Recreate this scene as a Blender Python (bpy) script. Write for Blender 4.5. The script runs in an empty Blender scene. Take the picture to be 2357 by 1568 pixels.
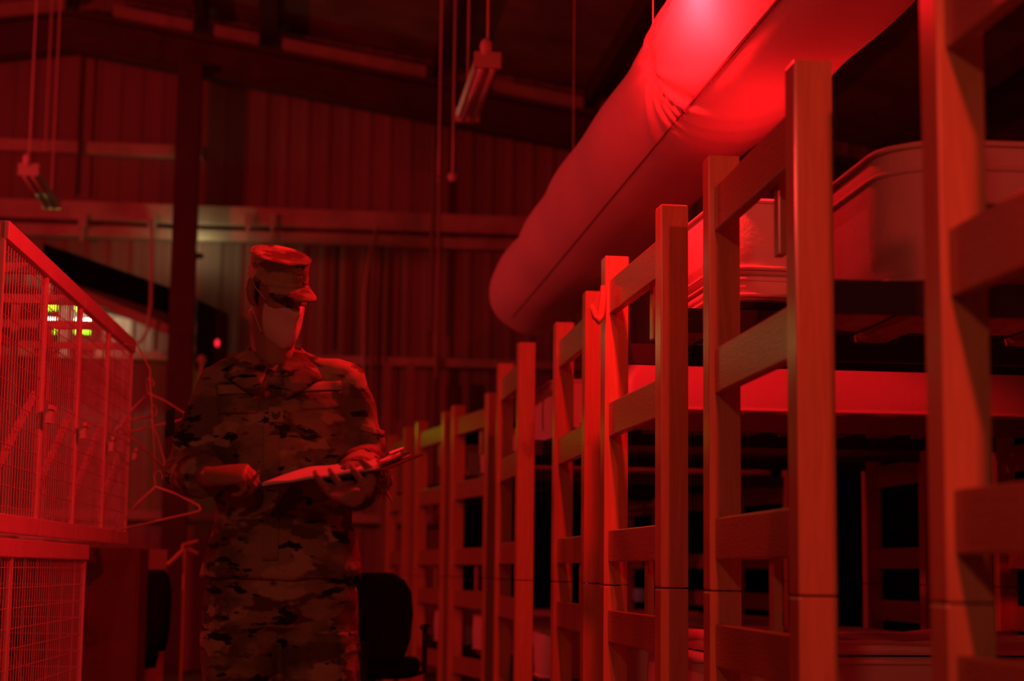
import bpy, bmesh, math, random
from mathutils import Vector, Matrix, noise
random.seed(7)
S = bpy.context.scene
COL = S.collection
R = math.radians

# ------------------------------------------------------------------ camera
CX, CY, F = 1178.5, 784.0, 4100.0
VX, VY, ROLL, HC = 690.0, 1309.0, .012, .95
dy = Vector((VX - CX, -(VY - CY), -F)).normalized()
up = Vector((ROLL, 1, (ROLL * (VX - CX) - (VY - CY)) / F)).normalized()
xx = dy.cross(up)
M3 = Matrix((xx, dy, up))                       # camera vector -> world vector
cam = bpy.data.cameras.new('camera'); cam_o = bpy.data.objects.new('camera', cam); COL.objects.link(cam_o)
cam.sensor_width = 36; cam.lens = F / 2357 * 36; cam.clip_start = .05; cam.clip_end = 100
m4 = M3.to_4x4(); m4.translation = Vector((0, 0, HC)); cam_o.matrix_world = m4
cam.dof.use_dof = True; cam.dof.focus_distance = 5.4; cam.dof.aperture_fstop = 2.6
S.camera = cam_o
S.view_settings.view_transform = 'Standard'; S.view_settings.look = 'None'
S.view_settings.exposure = 0; S.view_settings.gamma = 1; S.view_settings.use_curve_mapping = False

def at(px, py, Y):
    d = M3 @ Vector((px - CX, -(py - CY), -F)); return d * (Y / d.y) + Vector((0, 0, HC))

# ------------------------------------------------------------------ world and lights
W = bpy.data.worlds.new('world'); S.world = W; W.use_nodes = True
W.node_tree.nodes['Background'].inputs[0].default_value = (.02, .008, .004, 1)
W.node_tree.nodes['Background'].inputs[1].default_value = .05

def point(name, loc, energy, color, size=.05):
    l = bpy.data.lights.new(name, 'POINT'); l.energy = energy; l.color = color; l.shadow_soft_size = size
    o = bpy.data.objects.new(name, l); o.location = loc; COL.objects.link(o); return o
RED = (1, .007, .011)
LAMP = (.90, 5.15, 2.74)                       # the bare red lamp beside the fabric duct
point('red_lamp_light', LAMP, 150, RED, .04)
FILL = (-.7, -1.5, 2.9)                         # ambient fill added behind the camera for the soldier's front
point('ambient_fill_light', FILL, 105, (1, .17, .09), .12)
SPOT = (.76, -1.5, 2.75)                         # unseen spot set by post shadows; cone narrowed to keep the soldier dim
sl = bpy.data.lights.new('shaped_row_spot', 'SPOT'); sl.energy = 430; sl.color = (1, .040, .028); sl.shadow_soft_size = .05
sl.spot_size = R(36); sl.spot_blend = .55
so = bpy.data.objects.new('shaped_row_spot', sl); COL.objects.link(so); so.location = SPOT
so.rotation_euler = (Vector((2.15, 4.0, 1.45)) - Vector(SPOT)).to_track_quat('-Z', 'Y').to_euler()
GLOW = (-2.08, 16.70, 3.28)                      # white tube light in the far window
al = bpy.data.lights.new('window_tube_light', 'AREA'); al.shape = 'RECTANGLE'; al.size = .15; al.size_y = .06; al.energy = 4.5; al.color = (1, .82, .5)
ao = bpy.data.objects.new('window_tube_light', al); COL.objects.link(ao); ao.location = GLOW; ao.rotation_euler = (R(90), 0, 0)
WASH = (-5.0, 9.5, 3.6)                         # lamp beyond the lockers that washes the back wall
point('wall_lamp_light', WASH, 400, (1, .028, .035), .12)
PALE = (-1.05, 16.64, 3.92)                        # unseen pale lamp added behind the column to brighten the wall beam
point('hidden_pale_light', PALE, 1.7, (1, .78, .38), .06)

# ------------------------------------------------------------------ materials
def mat(name, col, rough=.7, metal=0, bump=0, bscale=40, var=0, vscale=6, emit=None, es=0, spec=.5, stretch=(1, 1, 1), sheen=0):
    m = bpy.data.materials.new(name); m.use_nodes = True; nt = m.node_tree; b = nt.nodes['Principled BSDF']
    b.inputs['Base Color'].default_value = (*col, 1); b.inputs['Roughness'].default_value = rough
    b.inputs['Metallic'].default_value = metal; b.inputs['Specular IOR Level'].default_value = spec
    if emit: b.inputs['Emission Color'].default_value = (*emit, 1); b.inputs['Emission Strength'].default_value = es
    tc = nt.nodes.new('ShaderNodeTexCoord'); mp = nt.nodes.new('ShaderNodeMapping'); mp.inputs['Scale'].default_value = stretch
    nt.links.new(tc.outputs['Object'], mp.inputs[0])
    if var:
        n = nt.nodes.new('ShaderNodeTexNoise'); n.inputs['Scale'].default_value = vscale; n.inputs['Detail'].default_value = 5
        nt.links.new(mp.outputs[0], n.inputs[0])
        r = nt.nodes.new('ShaderNodeValToRGB'); r.color_ramp.elements[0].position = .3; r.color_ramp.elements[1].position = .7
        r.color_ramp.elements[0].color = (*[c * (1 - var) for c in col], 1); r.color_ramp.elements[1].color = (*[min(1, c * (1 + var)) for c in col], 1)
        nt.links.new(n.outputs[0], r.inputs[0]); nt.links.new(r.outputs[0], b.inputs['Base Color'])
    if bump:
        n2 = nt.nodes.new('ShaderNodeTexNoise'); n2.inputs['Scale'].default_value = bscale; n2.inputs['Detail'].default_value = 4
        nt.links.new(mp.outputs[0], n2.inputs[0])
        bp = nt.nodes.new('ShaderNodeBump'); bp.inputs['Strength'].default_value = bump; bp.inputs['Distance'].default_value = .01
        nt.links.new(n2.outputs[0], bp.inputs['Height']); nt.links.new(bp.outputs[0], b.inputs['Normal'])
    return m

def camo(name='camouflage_cloth', k=1.0, flip=False):
    m = bpy.data.materials.new(name); m.use_nodes = True; nt = m.node_tree; b = nt.nodes['Principled BSDF']
    b.inputs['Roughness'].default_value = .9; b.inputs['Specular IOR Level'].default_value = .15
    tc = nt.nodes.new('ShaderNodeTexCoord'); last = None
    def layer(scale, stretch, lo, hi, col, last, off):
        mp = nt.nodes.new('ShaderNodeMapping'); mp.inputs['Scale'].default_value = stretch; mp.inputs['Location'].default_value = (off, off * .7, off * 1.3)
        nt.links.new(tc.outputs['Object'], mp.inputs[0])
        n = nt.nodes.new('ShaderNodeTexNoise'); n.inputs['Scale'].default_value = scale; n.inputs['Detail'].default_value = 3; n.inputs['Roughness'].default_value = .6
        nt.links.new(mp.outputs[0], n.inputs[0])
        r = nt.nodes.new('ShaderNodeValToRGB'); r.color_ramp.elements[0].position = lo; r.color_ramp.elements[1].position = hi
        nt.links.new(n.outputs[0], r.inputs[0])
        mx = nt.nodes.new('ShaderNodeMix'); mx.data_type = 'RGBA'
        nt.links.new(r.outputs[0], mx.inputs[0])
        if last is None: mx.inputs[6].default_value = (.33 * k, .27 * k, .18 * k, 1)
        else: nt.links.new(last, mx.inputs[6])
        mx.inputs[7].default_value = (*[c * k for c in col], 1)
        return mx.outputs[2]
    last = layer(5.5, (1, 1, 1.7), .46, .56, (.17, .15, .09), last, 3)
    last = layer(7.5, (1, 1, 2.2), .53, .57, (.13, .09, .055), last, 11)
    last = layer(6.5, (1, 1, 2.0), .56, .60, (.46, .38, .27), last, 23)
    last = layer(11, (1, 1, 2.6), .60, .625, (.03, .024, .018), last, 37)
    nt.links.new(last, b.inputs['Base Color'])
    n2 = nt.nodes.new('ShaderNodeTexNoise'); n2.inputs['Scale'].default_value = 16; n2.inputs['Detail'].default_value = 5
    nt.links.new(tc.outputs['Object'], n2.inputs[0])
    bp = nt.nodes.new('ShaderNodeBump'); bp.inputs['Strength'].default_value = .5; bp.inputs['Distance'].default_value = .02
    nt.links.new(n2.outputs[0], bp.inputs['Height']); nt.links.new(bp.outputs[0], b.inputs['Normal'])
    return m

def wood():
    m = bpy.data.materials.new('varnished_pine'); m.use_nodes = True; nt = m.node_tree; b = nt.nodes['Principled BSDF']
    b.inputs['Roughness'].default_value = .22; b.inputs['Specular IOR Level'].default_value = .4
    tc = nt.nodes.new('ShaderNodeTexCoord'); mp = nt.nodes.new('ShaderNodeMapping'); mp.inputs['Scale'].default_value = (1, 1, .08)
    nt.links.new(tc.outputs['Object'], mp.inputs[0])
    w = nt.nodes.new('ShaderNodeTexNoise'); w.inputs['Scale'].default_value = 45; w.inputs['Detail'].default_value = 4; w.inputs['Distortion'].default_value = 1.2
    nt.links.new(mp.outputs[0], w.inputs[0])
    r = nt.nodes.new('ShaderNodeValToRGB'); r.color_ramp.elements[0].position = .35; r.color_ramp.elements[1].position = .68
    r.color_ramp.elements[0].color = (.54, .34, .18, 1); r.color_ramp.elements[1].color = (.64, .42, .23, 1)
    nt.links.new(w.outputs[0], r.inputs[0]); nt.links.new(r.outputs[0], b.inputs['Base Color'])
    return m

MW = wood()
MRAIL = bpy.data.materials.new('varnished_pine_board'); MRAIL.use_nodes = True
def _rail():
    nt = MRAIL.node_tree; b = nt.nodes['Principled BSDF']; b.inputs['Roughness'].default_value = .27
    tc = nt.nodes.new('ShaderNodeTexCoord'); mp = nt.nodes.new('ShaderNodeMapping'); mp.inputs['Scale'].default_value = (.6, .25, 1)
    nt.links.new(tc.outputs['Object'], mp.inputs[0])
    w = nt.nodes.new('ShaderNodeTexWave'); w.wave_type = 'RINGS'; w.inputs['Scale'].default_value = 30; w.inputs['Distortion'].default_value = 11; w.inputs['Detail'].default_value = 3; w.inputs['Detail Scale'].default_value = 1.4
    nt.links.new(mp.outputs[0], w.inputs[0])
    r = nt.nodes.new('ShaderNodeValToRGB'); r.color_ramp.elements[0].color = (.36, .22, .12, 1); r.color_ramp.elements[1].color = (.43, .28, .15, 1)
    nt.links.new(w.outputs[0], r.inputs[0]); nt.links.new(r.outputs[0], b.inputs['Base Color'])
_rail()
MDARKRAIL = mat('near_black_rail', (.03, .025, .025), .6)  # near-black tone for side rails and the frame behind the row
MMATTG = mat('dimmed_mattress_ticking', (.40, .37, .34), .85, bump=.15, bscale=60, var=.05, vscale=5)  # darker copy of the white ticking, dimming the lamplight on one mattress
MMATT = mat('white_mattress_ticking', (.78, .74, .70), .85, bump=.15, bscale=60, var=.05, vscale=5)
MSHEET = mat('pale_bed_sheet', (.80, .76, .72), .9, bump=.5, bscale=7, var=.05)
MDBLANK = mat('dark_wool_blanket', (.02, .014, .014), .95, bump=.4, bscale=30)
MDUCT = mat('white_duct_fabric', (.80, .76, .72), .85, bump=.12, bscale=14, var=.03, vscale=3)
MSEAM = mat('dark_seam_thread', (.16, .12, .12), .8)
MCAGE = mat('white_powder_coated_steel', (.80, .78, .76), .45, var=.06, vscale=9)
MWIRE = mat('galvanised_wire', (.62, .60, .58), .45)
MWALL = mat('painted_corrugated_steel', (.34, .25, .22), .75, var=.25, vscale=1.1, stretch=(1, 1, .35))
MROOF = mat('dusty_roof_steel', (.30, .22, .18), .8, var=.3, vscale=2)
MSTEEL = mat('primer_red_steel', (.09, .05, .045), .6, var=.2, vscale=4)
MGIRT = mat('galvanised_girt', (.60, .56, .46), .5, var=.25, vscale=2.5)
MPALE = mat('faded_insulation', (.50, .44, .34), .9, var=.2, vscale=3)
MCORD = mat('white_cord', (.75, .68, .62), .6)
MFIX = mat('enamelled_fixture', (.62, .62, .58), .25, var=.1)
MTUBE = mat('unlit_glass_tube', (.72, .74, .70), .12)
MBLACK = mat('black_fabric', (.006, .006, .006), .95, spec=.1, bump=.2)
MBPLAST = mat('black_plastic', (.012, .012, .012), .5, spec=.2)
MFLOOR = mat('worn_concrete', (.16, .13, .12), .7, var=.25, vscale=1.5, bump=.2, bscale=20)
MSKIN = mat('skin', (.36, .20, .14), .55, bump=.08, bscale=120, var=.06, vscale=20)
MCAP = camo('lamplit_camouflage_cap_cloth', 1.45); MCAMO = camo(); MCAMO2 = camo('camouflage_trouser_cloth', .95)  # cap copy brightened to stand for lamp light on its top
MTAPE = mat('tan_name_tape', (.40, .33, .23), .9)
MDTAPE = mat('dark_thread', (.05, .04, .03), .9)
MMASK = mat('pale_surgical_mask', (.72, .70, .67), .85, bump=.25, bscale=35)
MELAS = mat('white_elastic', (.75, .72, .68), .8)
MTSHIRT = mat('tan_tee_shirt', (.26, .20, .14), .9)
MEYE = mat('eye_white', (.45, .40, .36), .2); MIRIS = mat('dark_iris', (.02, .012, .01), .15)
MHAIR = mat('short_dark_hair', (.02, .013, .01), .8, bump=.6, bscale=200)
MPAPER = mat('white_paper', (.85, .84, .82), .6)
MBOARD = mat('brown_hardboard', (.10, .055, .03), .4)
MCHROME = mat('nickel_clip', (.6, .6, .6), .2, metal=1)
MPEN = mat('glossy_pen', (.5, .45, .45), .15)
MHANG = mat('pale_plastic_hanger', (.55, .48, .44), .4)
MBROWN = mat('brown_locker_paint', (.16, .09, .07), .6, var=.15)
MBOARD2 = mat('bare_plywood', (.42, .30, .22), .8, var=.15, vscale=5)
MYEL = mat('yellow_plastic', (.65, .48, .16), .4)
MPLAST = mat('crumpled_clear_plastic', (.62, .58, .56), .25, bump=.6, bscale=30)
MRBULB = mat('red_bulb_glass', (.8, .02, .02), .3, emit=(1, .006, .022), es=60)
MWBULB = mat('pale_bulb_glass', (.8, .8, .7), .3, emit=(1, .8, .4), es=6)
MGREEN = mat('green_lit_pane', (.1, .4, .02), .4, emit=(.25, .85, .015), es=4.5)
MEXIT = mat('green_light_box_face', (.1, .4, .02), .4, emit=(.3, .85, .02), es=2.2)
MWHITEL = mat('white_lit_tube', (.8, .8, .8), .4, emit=(1, .82, .62), es=9)
MPINKL = mat('pale_lit_pane', (.6, .5, .5), .4, emit=(1, .55, .55), es=.55)
MREDI = mat('red_indicator', (.8, .02, .02), .3, emit=(1, .02, .04), es=1.2)
MPIN = mat('tiny_white_indicator', (.8, .8, .8), .3, emit=(.7, .72, 1), es=.8)

# ------------------------------------------------------------------ mesh helpers
def link(name, bm, m, parent=None, smooth=False, loc=None, bevel=0):
    if bevel:
        bmesh.ops.bevel(bm, geom=bm.edges[:], offset=bevel, segments=2, affect='EDGES', profile=.6)
    bmesh.ops.recalc_face_normals(bm, faces=bm.faces[:])
    me = bpy.data.meshes.new(name); bm.to_mesh(me); bm.free()
    if smooth: me.polygons.foreach_set('use_smooth', [True] * len(me.polygons))
    for k in (m if isinstance(m, (list, tuple)) else [m]): me.materials.append(k)
    o = bpy.data.objects.new(name, me); COL.objects.link(o)
    if parent: o.parent = parent
    if loc: o.location = loc
    return o

def box(bm, c, s, rot=None, mi=0):
    g = bmesh.ops.create_cube(bm, size=1)['verts']
    M = Matrix.Translation(c) @ (rot.to_4x4() if rot else Matrix()) @ Matrix.Diagonal((*s, 1))
    bmesh.ops.transform(bm, matrix=M, verts=g)
    if mi:
        for f in {f for v in g for f in v.link_faces}: f.material_index = mi
    return g

def bar(bm, a, b, w, h=None, upv=(0, 0, 1)):
    a, b = Vector(a), Vector(b); d = b - a; h = h or w
    z = d.normalized(); u = Vector(upv)
    if abs(z.dot(u)) > .98: u = Vector((1, 0, 0))
    x = u.cross(z).normalized(); y = z.cross(x)
    box(bm, (a + b) / 2, (w, h, d.length), Matrix((x, y, z)).transposed())

def tube(bm, pts, r, seg=8, caps=True):
    """Tube through points; r is a radius or a list of radii."""
    pts = [Vector(p) for p in pts]; n = len(pts); rs = r if isinstance(r, (list, tuple)) else [r] * n
    ref = Vector((0, 0, 1)); rings = []
    t0 = (pts[1] - pts[0]).normalized()
    if abs(t0.dot(ref)) > .9: ref = Vector((1, 0, 0))
    x = ref.cross(t0).normalized()
    for i, p in enumerate(pts):
        t = (pts[min(i + 1, n - 1)] - pts[max(i - 1, 0)]).normalized()
        x = (x - t * x.dot(t)).normalized(); y = t.cross(x)
        rr = rs[i]; ra, rb = rr if isinstance(rr, (tuple, list)) else (rr, rr)
        rings.append([bm.verts.new(p + x * ra * math.cos(2 * math.pi * k / seg) + y * rb * math.sin(2 * math.pi * k / seg)) for k in range(seg)])
    for a, b in zip(rings, rings[1:]):
        for k in range(seg): bm.faces.new((a[k], a[(k + 1) % seg], b[(k + 1) % seg], b[k]))
    if caps: bm.faces.new(rings[0][::-1]); bm.faces.new(rings[-1])
    return rings

def loft(bm, rings, caps=True):
    vs = [[bm.verts.new(p) for p in r] for r in rings]; n = len(vs[0])
    for a, b in zip(vs, vs[1:]):
        for k in range(n): bm.faces.new((a[k], a[(k + 1) % n], b[(k + 1) % n], b[k]))
    if caps: bm.faces.new(vs[0][::-1]); bm.faces.new(vs[-1])

def sph(bm, c, s, rot=None, seg=16):
    g = bmesh.ops.create_uvsphere(bm, u_segments=seg, v_segments=seg // 2 + 2, radius=1)['verts']
    s = s if isinstance(s, (tuple, list)) else (s, s, s)
    bmesh.ops.transform(bm, matrix=Matrix.Translation(c) @ (rot.to_4x4() if rot else Matrix()) @ Matrix.Diagonal((*s, 1)), verts=g)

def empty(name, label, cat, loc=(0, 0, 0), rz=0, group=None):
    o = bpy.data.objects.new(name, None); COL.objects.link(o); o.empty_display_size = .1
    o.location = loc; o.rotation_euler = (0, 0, rz); tag(o, label, cat, group); return o

def tag(o, label=None, cat=None, group=None, kind=None):
    if label: o['label'] = label
    if cat: o['category'] = cat
    if group: o['group'] = group
    if kind: o['kind'] = kind
    return o

def copy_tree(root, loc, rz=0, label=None):
    r = root.copy(); COL.objects.link(r); r.location = loc; r.rotation_euler = (0, 0, rz)
    if label: r['label'] = label
    for ch in list(root.children):
        c = ch.copy(); COL.objects.link(c); c.parent = r
        for g in ch.children:
            d = g.copy(); COL.objects.link(d); d.parent = c
    return r

def remesh(bm, voxel, smooth=6, fac=.5, fn=None):
    """Fuse overlapping shapes into one continuous surface; returns a bmesh."""
    bmesh.ops.recalc_face_normals(bm, faces=bm.faces[:])
    me = bpy.data.meshes.new('tmp'); bm.to_mesh(me); bm.free()
    o = bpy.data.objects.new('tmp', me); COL.objects.link(o)
    r = o.modifiers.new('r', 'REMESH'); r.mode = 'VOXEL'; r.voxel_size = voxel
    s = o.modifiers.new('s', 'SMOOTH'); s.iterations = smooth; s.factor = fac
    dg = bpy.context.evaluated_depsgraph_get(); dg.update()
    m2 = bpy.data.meshes.new_from_object(o.evaluated_get(dg))
    bpy.data.objects.remove(o); bpy.data.meshes.remove(me)
    b2 = bmesh.new(); b2.from_mesh(m2); bpy.data.meshes.remove(m2)
    if fn:
        b2.normal_update()
        for v in b2.verts: v.co += v.normal * fn(v.co)
    return b2

# ------------------------------------------------------------------ the hall
YW = 17.0
XR = -2.28                                      # ridge
def zroof(x): return 6.47 - .156 * abs(x - XR)
def zraf(x): return 5.74 - .156 * abs(x - XR)   # underside of the rafter

bm = bmesh.new(); box(bm, (.5, 5.4, -.05), (17.4, 23.8, .1)); tag(link('floor', bm, MFLOOR), kind='structure')
def corrugated(name, p0, p1, h0, h1, nrm, pitch=.2, d=.016, m=MWALL):
    bm = bmesh.new(); p0, p1 = Vector(p0), Vector(p1); L = (p1 - p0).length; t = (p1 - p0) / L; n = Vector(nrm)
    prof = []; s = 0
    while s < L:
        for ds, dd in ((0, 0), (.11, 0), (.135, 1), (.175, 1)):
            if s + ds < L: prof.append((s + ds, dd * d))
        s += pitch
    prof.append((L, 0)); low, top = [], []
    for s, q in prof:
        p = p0 + t * s + n * q; low.append(bm.verts.new(p)); top.append(bm.verts.new((p.x, p.y, h1(p.x))))
    lb = [bm.verts.new(v.co - n * .12) for v in (low[0], low[-1])]; tb = [bm.verts.new(v.co - n * .12) for v in (top[0], top[-1])]
    for i in range(len(low) - 1): bm.faces.new((low[i], low[i + 1], top[i + 1], top[i]))
    bm.faces.new((lb[0], lb[1], tb[1], tb[0])); bm.faces.new((low[0], top[0], tb[0], lb[0])); bm.faces.new((low[-1], top[-1], tb[1], lb[1]))
    return tag(link(name, bm, m), kind='structure')
def wall_back():
    o = corrugated('wall_back', (-8, YW, 0), (9, YW, 0), 0, lambda x: zroof(x) - .02, (0, -1, 0)); return o
wall_back()
corrugated('wall_front', (-8, -6.2, 0), (9, -6.2, 0), 0, lambda x: zroof(x) - .02, (0, 1, 0))
corrugated('wall_left', (-8, -6.2, 0), (-8, YW, 0), 0, lambda x: zroof(-8) - .02, (1, 0, 0))
corrugated('wall_right', (9, -6.2, 0), (9, YW, 0), 0, lambda x: zroof(9) - .02, (-1, 0, 0))
bm = bmesh.new()
for xa, xb in ((-8.1, XR), (XR, 9.1)):
    v = [bm.verts.new(p) for p in ((xa, -6.3, zroof(xa)), (xb, -6.3, zroof(xb)), (xb, YW + .1, zroof(xb)), (xa, YW + .1, zroof(xa)))]
    u = [bm.verts.new(q.co + Vector((0, 0, .08))) for q in v]
    bm.faces.new(v); bm.faces.new(u[::-1])
    for i in range(4): bm.faces.new((v[i], u[i], u[(i + 1) % 4], v[(i + 1) % 4]))
tag(link('ceiling', bm, MROOF), kind='structure')

n_trim = [0]
def trim(bm, m):
    n_trim[0] += 1; return tag(link('trim_%d' % n_trim[0], bm, m), kind='structure')
PUR = [-7, -5.6, -4.2, -3.2, XR, -1.06, -.42, 1.2, 2.7, 4.2, 5.7, 7.2]
for x in PUR:                                    # purlins along the hall, right under the roof
    bm = bmesh.new(); w = .16 if x == -.42 else .09
    box(bm, (x, 5.35, zroof(x) - .11), (w, 23, .2)); trim(bm, MSTEEL)
for yb in (16.6, 10.6, 4.6, -1.4):                # rafters
    bm = bmesh.new()
    for xa, xb in ((-8, XR), (XR, 9)):
        for dz, th, wy in ((.015, .03, .22), (.18, .33, .03), (.345, .03, .22)):
            g = []
            for (x, z) in ((xa, zraf(xa) + dz - th / 2), (xb, zraf(xb) + dz - th / 2), (xb, zraf(xb) + dz + th / 2), (xa, zraf(xa) + dz + th / 2)):
                g.append((bm.verts.new((x, yb - wy / 2, z)), bm.verts.new((x, yb + wy / 2, z))))
            bm.faces.new([q[0] for q in g]); bm.faces.new([q[1] for q in g][::-1])
            for i in range(4): bm.faces.new((g[i][0], g[i][1], g[(i + 1) % 4][1], g[(i + 1) % 4][0]))
    trim(bm, MSTEEL)
# pale closure strips on the back wall, between the purlins above the rafter
for xa, xb in ((-7.8, -5.7), (-5.5, -4.3), (-4.1, -3.3), (-3.1, -2.35), (-1.9, -1.15), (-.95, -.52), (-.3, 1.08), (1.75, 2.62), (2.8, 4.1)):
    bm = bmesh.new(); n = []
    for x in (xa, xb):
        n.append([bm.verts.new((x, y, zroof(x) - q)) for y, q in ((YW - .05, .14), (YW - .3, .17), (YW - .3, .33), (YW - .05, .36))])
    for i in range(4): bm.faces.new((n[0][i], n[0][(i + 1) % 4], n[1][(i + 1) % 4], n[1][i]))
    bm.faces.new(n[0]); bm.faces.new(n[1][::-1]); trim(bm, MPALE)
# steel column
def hcol(x, y, z1, w=.22, d=.2):
    bm = bmesh.new(); box(bm, (x, y - d / 2, z1 / 2), (w, .02, z1)); box(bm, (x, y + d / 2, z1 / 2), (w, .02, z1)); box(bm, (x, y, z1 / 2), (.02, d, z1))
    box(bm, (x, y, .01), (w + .12, d + .14, .02)); return trim(bm, MSTEEL)
hcol(-1.135, 16.42, zraf(-1.135) + .02); hcol(5.2, 16.42, zraf(5.2)); hcol(-5.6, 16.42, zraf(-5.6))
# girts across the back wall
def girt(z, th, x0, x1, dep=.12, m=MGIRT):
    bm = bmesh.new(); box(bm, ((x0 + x1) / 2, YW - .04 - dep / 2, z), (x1 - x0, dep, .012))
    box(bm, ((x0 + x1) / 2, YW - .04 - dep, z - th / 2), (x1 - x0, .012, th)); box(bm, ((x0 + x1) / 2, YW - .04 - dep / 2, z - th), (x1 - x0, dep, .012)); trim(bm, m)
girt(4.93, .10, -7.9, -1.03); girt(4.345, .165, -7.9, 8.9, .16); girt(4.12, .09, -7.9, 8.9, .13); girt(2.95, .07, -7.9, 8.9); girt(1.46, .075, -7.9, 8.9)
# sag rods, conduits
def rod(name, x, z0, z1, r, y, m, label=None, cat=None, group=None):
    bm = bmesh.new(); tube(bm, [(x, y, z0), (x, y, z1)], r, 8); o = link(name, bm, m, smooth=False)
    if label: tag(o, label, cat, group)
    return o
n = 0
for x, z0, z1, r in ((-2.16, 4.4, 6.0, .02), (.62, 1.5, 4.0, .02), (.70, 2.4, 4.0, .013), (1.17, 3.2, 5.2, .02), (.27, 3.0, 4.0, .022), (1.24, 1.5, 3.0, .02)):
    bm = bmesh.new(); tube(bm, [(x, 16.76, z0), (x, 16.76, z1)], r, 8); trim(bm, MSTEEL if n % 2 == 0 else MWALL); n += 1
# two pale uprights beside the bunk row
for i, px in enumerate((895, 948)):
    p = at(px, 832, 16.0); bm = bmesh.new(); box(bm, (p.x, 16.2, p.z / 2), (.07, .07, p.z)); bm2 = link('upright_pole', bm, MBOARD2)
    tag(bm2, ('pale square pole against back wall, just right of the soldier\'s shoulder' if i == 0 else 'pale square pole against back wall, second one right of the soldier'), 'pole', 'pale uprights by the back wall')
# small clamps on the main girt
for i, (px, lab) in enumerate(((350, 'small pale clamp on wall beam just left of the steel column'), (190, 'small pale clamp on wall beam farthest left of the steel column'), (572, 'small pale clamp on wall beam above the soldier\'s cap'), (627, 'small pale clamp on wall beam, second one right of the steel column'))):
    p = at(px, 508, 16.74); bm = bmesh.new(); box(bm, (p.x, p.y, p.z), (.07, .05, .13)); tube(bm, [(p.x, p.y, p.z - .05), (p.x, p.y, p.z - .19)], .013, 6)
    tag(link('beam_clamp', bm, MGIRT), lab, 'clamp', 'clamps on the wall beam')
# black hanging cables on the wall near the ladder of pipes
def cable(pts, r, m, label, cat='cable', name='hanging_cable'):
    bm = bmesh.new(); tube(bm, pts, r, 6); return tag(link(name, bm, m, smooth=True), label, cat)
cable([at(350, 508, 16.79)] + [at(*p, 16.4) for p in ((350, 525), (349, 600), (347, 700), (338, 765), (325, 785), (312, 792))], .016, MCORD, 'pale cable hanging from the wall beam and curling left at its end')
cable([at(*p, 16.79) for p in ((188, 505), (187, 530), (186, 555))], .014, MCORD, 'short pale cable hanging from the wall beam at far left')
cable([at(*p, 16.79) for p in ((868, 520), (850, 580), (838, 680), (836, 850), (838, 1000))], .014, MCORD, 'thin cable running down the wall beside the pale uprights')
cable([at(*p, 16.79) for p in ((1003, 300), (1010, 420), (1008, 600), (1003, 760), (1002, 960))], .014, MCORD, 'thin cable running down the wall behind the bunk row')

# slanted awning against the wall, dark panel over pale edge
aw = empty('awning', 'slanted dark awning with pale lower edge behind the wire lockers', 'awning', at(300, 760, 16.2))
def quadbar(pa, pb, th_a, th_b, y, dep):
    a, b = at(*pa, y), at(*pb, y); bm = bmesh.new(); g = []
    for p, th in ((a, th_a), (b, th_b)):
        g.append([bm.verts.new(Vector(q) - aw.location) for q in ((p.x, y, p.z), (p.x, y + dep, p.z), (p.x, y + dep, p.z - th), (p.x, y, p.z - th))])
    for i in range(4): bm.faces.new((g[0][i], g[0][(i + 1) % 4], g[1][(i + 1) % 4], g[1][i]))
    bm.faces.new(g[0]); bm.faces.new(g[1][::-1]); return bm
link('dark_panel', quadbar((100, 560), (412, 670), .28, .24, 16.66, .15), MBLACK, aw)
link('edge_trim', quadbar((178, 662), (400, 752), .09, .10, 16.55, .05), MPALE, aw)
link('cloth_panel', quadbar((120, 625), (405, 710), .24, .22, 16.7, .05), MSTEEL, aw)
cb = empty('wall_cabinet', 'black box on back wall with a small red light, right of the column', 'cabinet', at(492, 850, 16.4))
bm = bmesh.new(); a, b_ = at(455, 690, 16.62), at(524, 722, 16.62); z0 = at(490, 850, 16.62).z; g = []
for y in (16.62, 16.9):
    g.append([bm.verts.new(Vector(q) - cb.location) for q in ((a.x, y, a.z), (b_.x, y, b_.z), (b_.x, y, z0), (a.x, y, z0))])
bm.faces.new(g[0]); bm.faces.new(g[1][::-1])
for i in range(4): bm.faces.new((g[0][i], g[1][i], g[1][(i + 1) % 4], g[0][(i + 1) % 4]))
link('case', bm, MBPLAST, cb)
bm = bmesh.new(); sph(bm, at(500, 790, 16.6) - cb.location, (.022, .02, .035)); link('indicator_light', bm, MREDI, cb, True)
bm = bmesh.new(); p = at(464, 833, 16.3); tube(bm, [p + Vector((0, 0, -.2)), p], .02, 8); sph(bm, p + Vector((0, 0, .02)), .045); tag(link('door_knob_stand', bm, MGIRT), 'small pale ball on a post beside the black wall box', 'knob')

# lit windows far left, seen through the wire mesh
def lit_window(i, pa, pb, lab):
    a, b = at(*pa, 16.85), at(*pb, 16.85); w = tag(bpy.data.objects.new('window_%d' % i, None), kind='structure'); COL.objects.link(w); w.location = (a.x, 16.85, b.z)
    W_, H_ = b.x - a.x, a.z - b.z
    bm = bmesh.new()
    for c, s in (((W_ / 2, 0, 0), (W_ + .06, .06, .03)), ((W_ / 2, 0, H_), (W_ + .06, .06, .03)), ((0, 0, H_ / 2), (.03, .06, H_)), ((W_, 0, H_ / 2), (.03, .06, H_)), ((W_ / 2, .02, H_ * .5), (W_, .02, H_))): box(bm, c, s)
    link('window_frame', bm, MBPLAST, w)
    for z0, z1, m in ((.84, 1.0, MGREEN), (.60, .66, MWHITEL), (.36, .55, MGREEN), (.02, .16, MPINKL)):
        bm = bmesh.new(); box(bm, (W_ / 2, -.01, H_ * (z0 + z1) / 2), (W_ - .03, .02, H_ * (z1 - z0))); link('lit_pane', bm, m, w)
lit_window(1, (94, 695), (131, 808), '')
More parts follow.
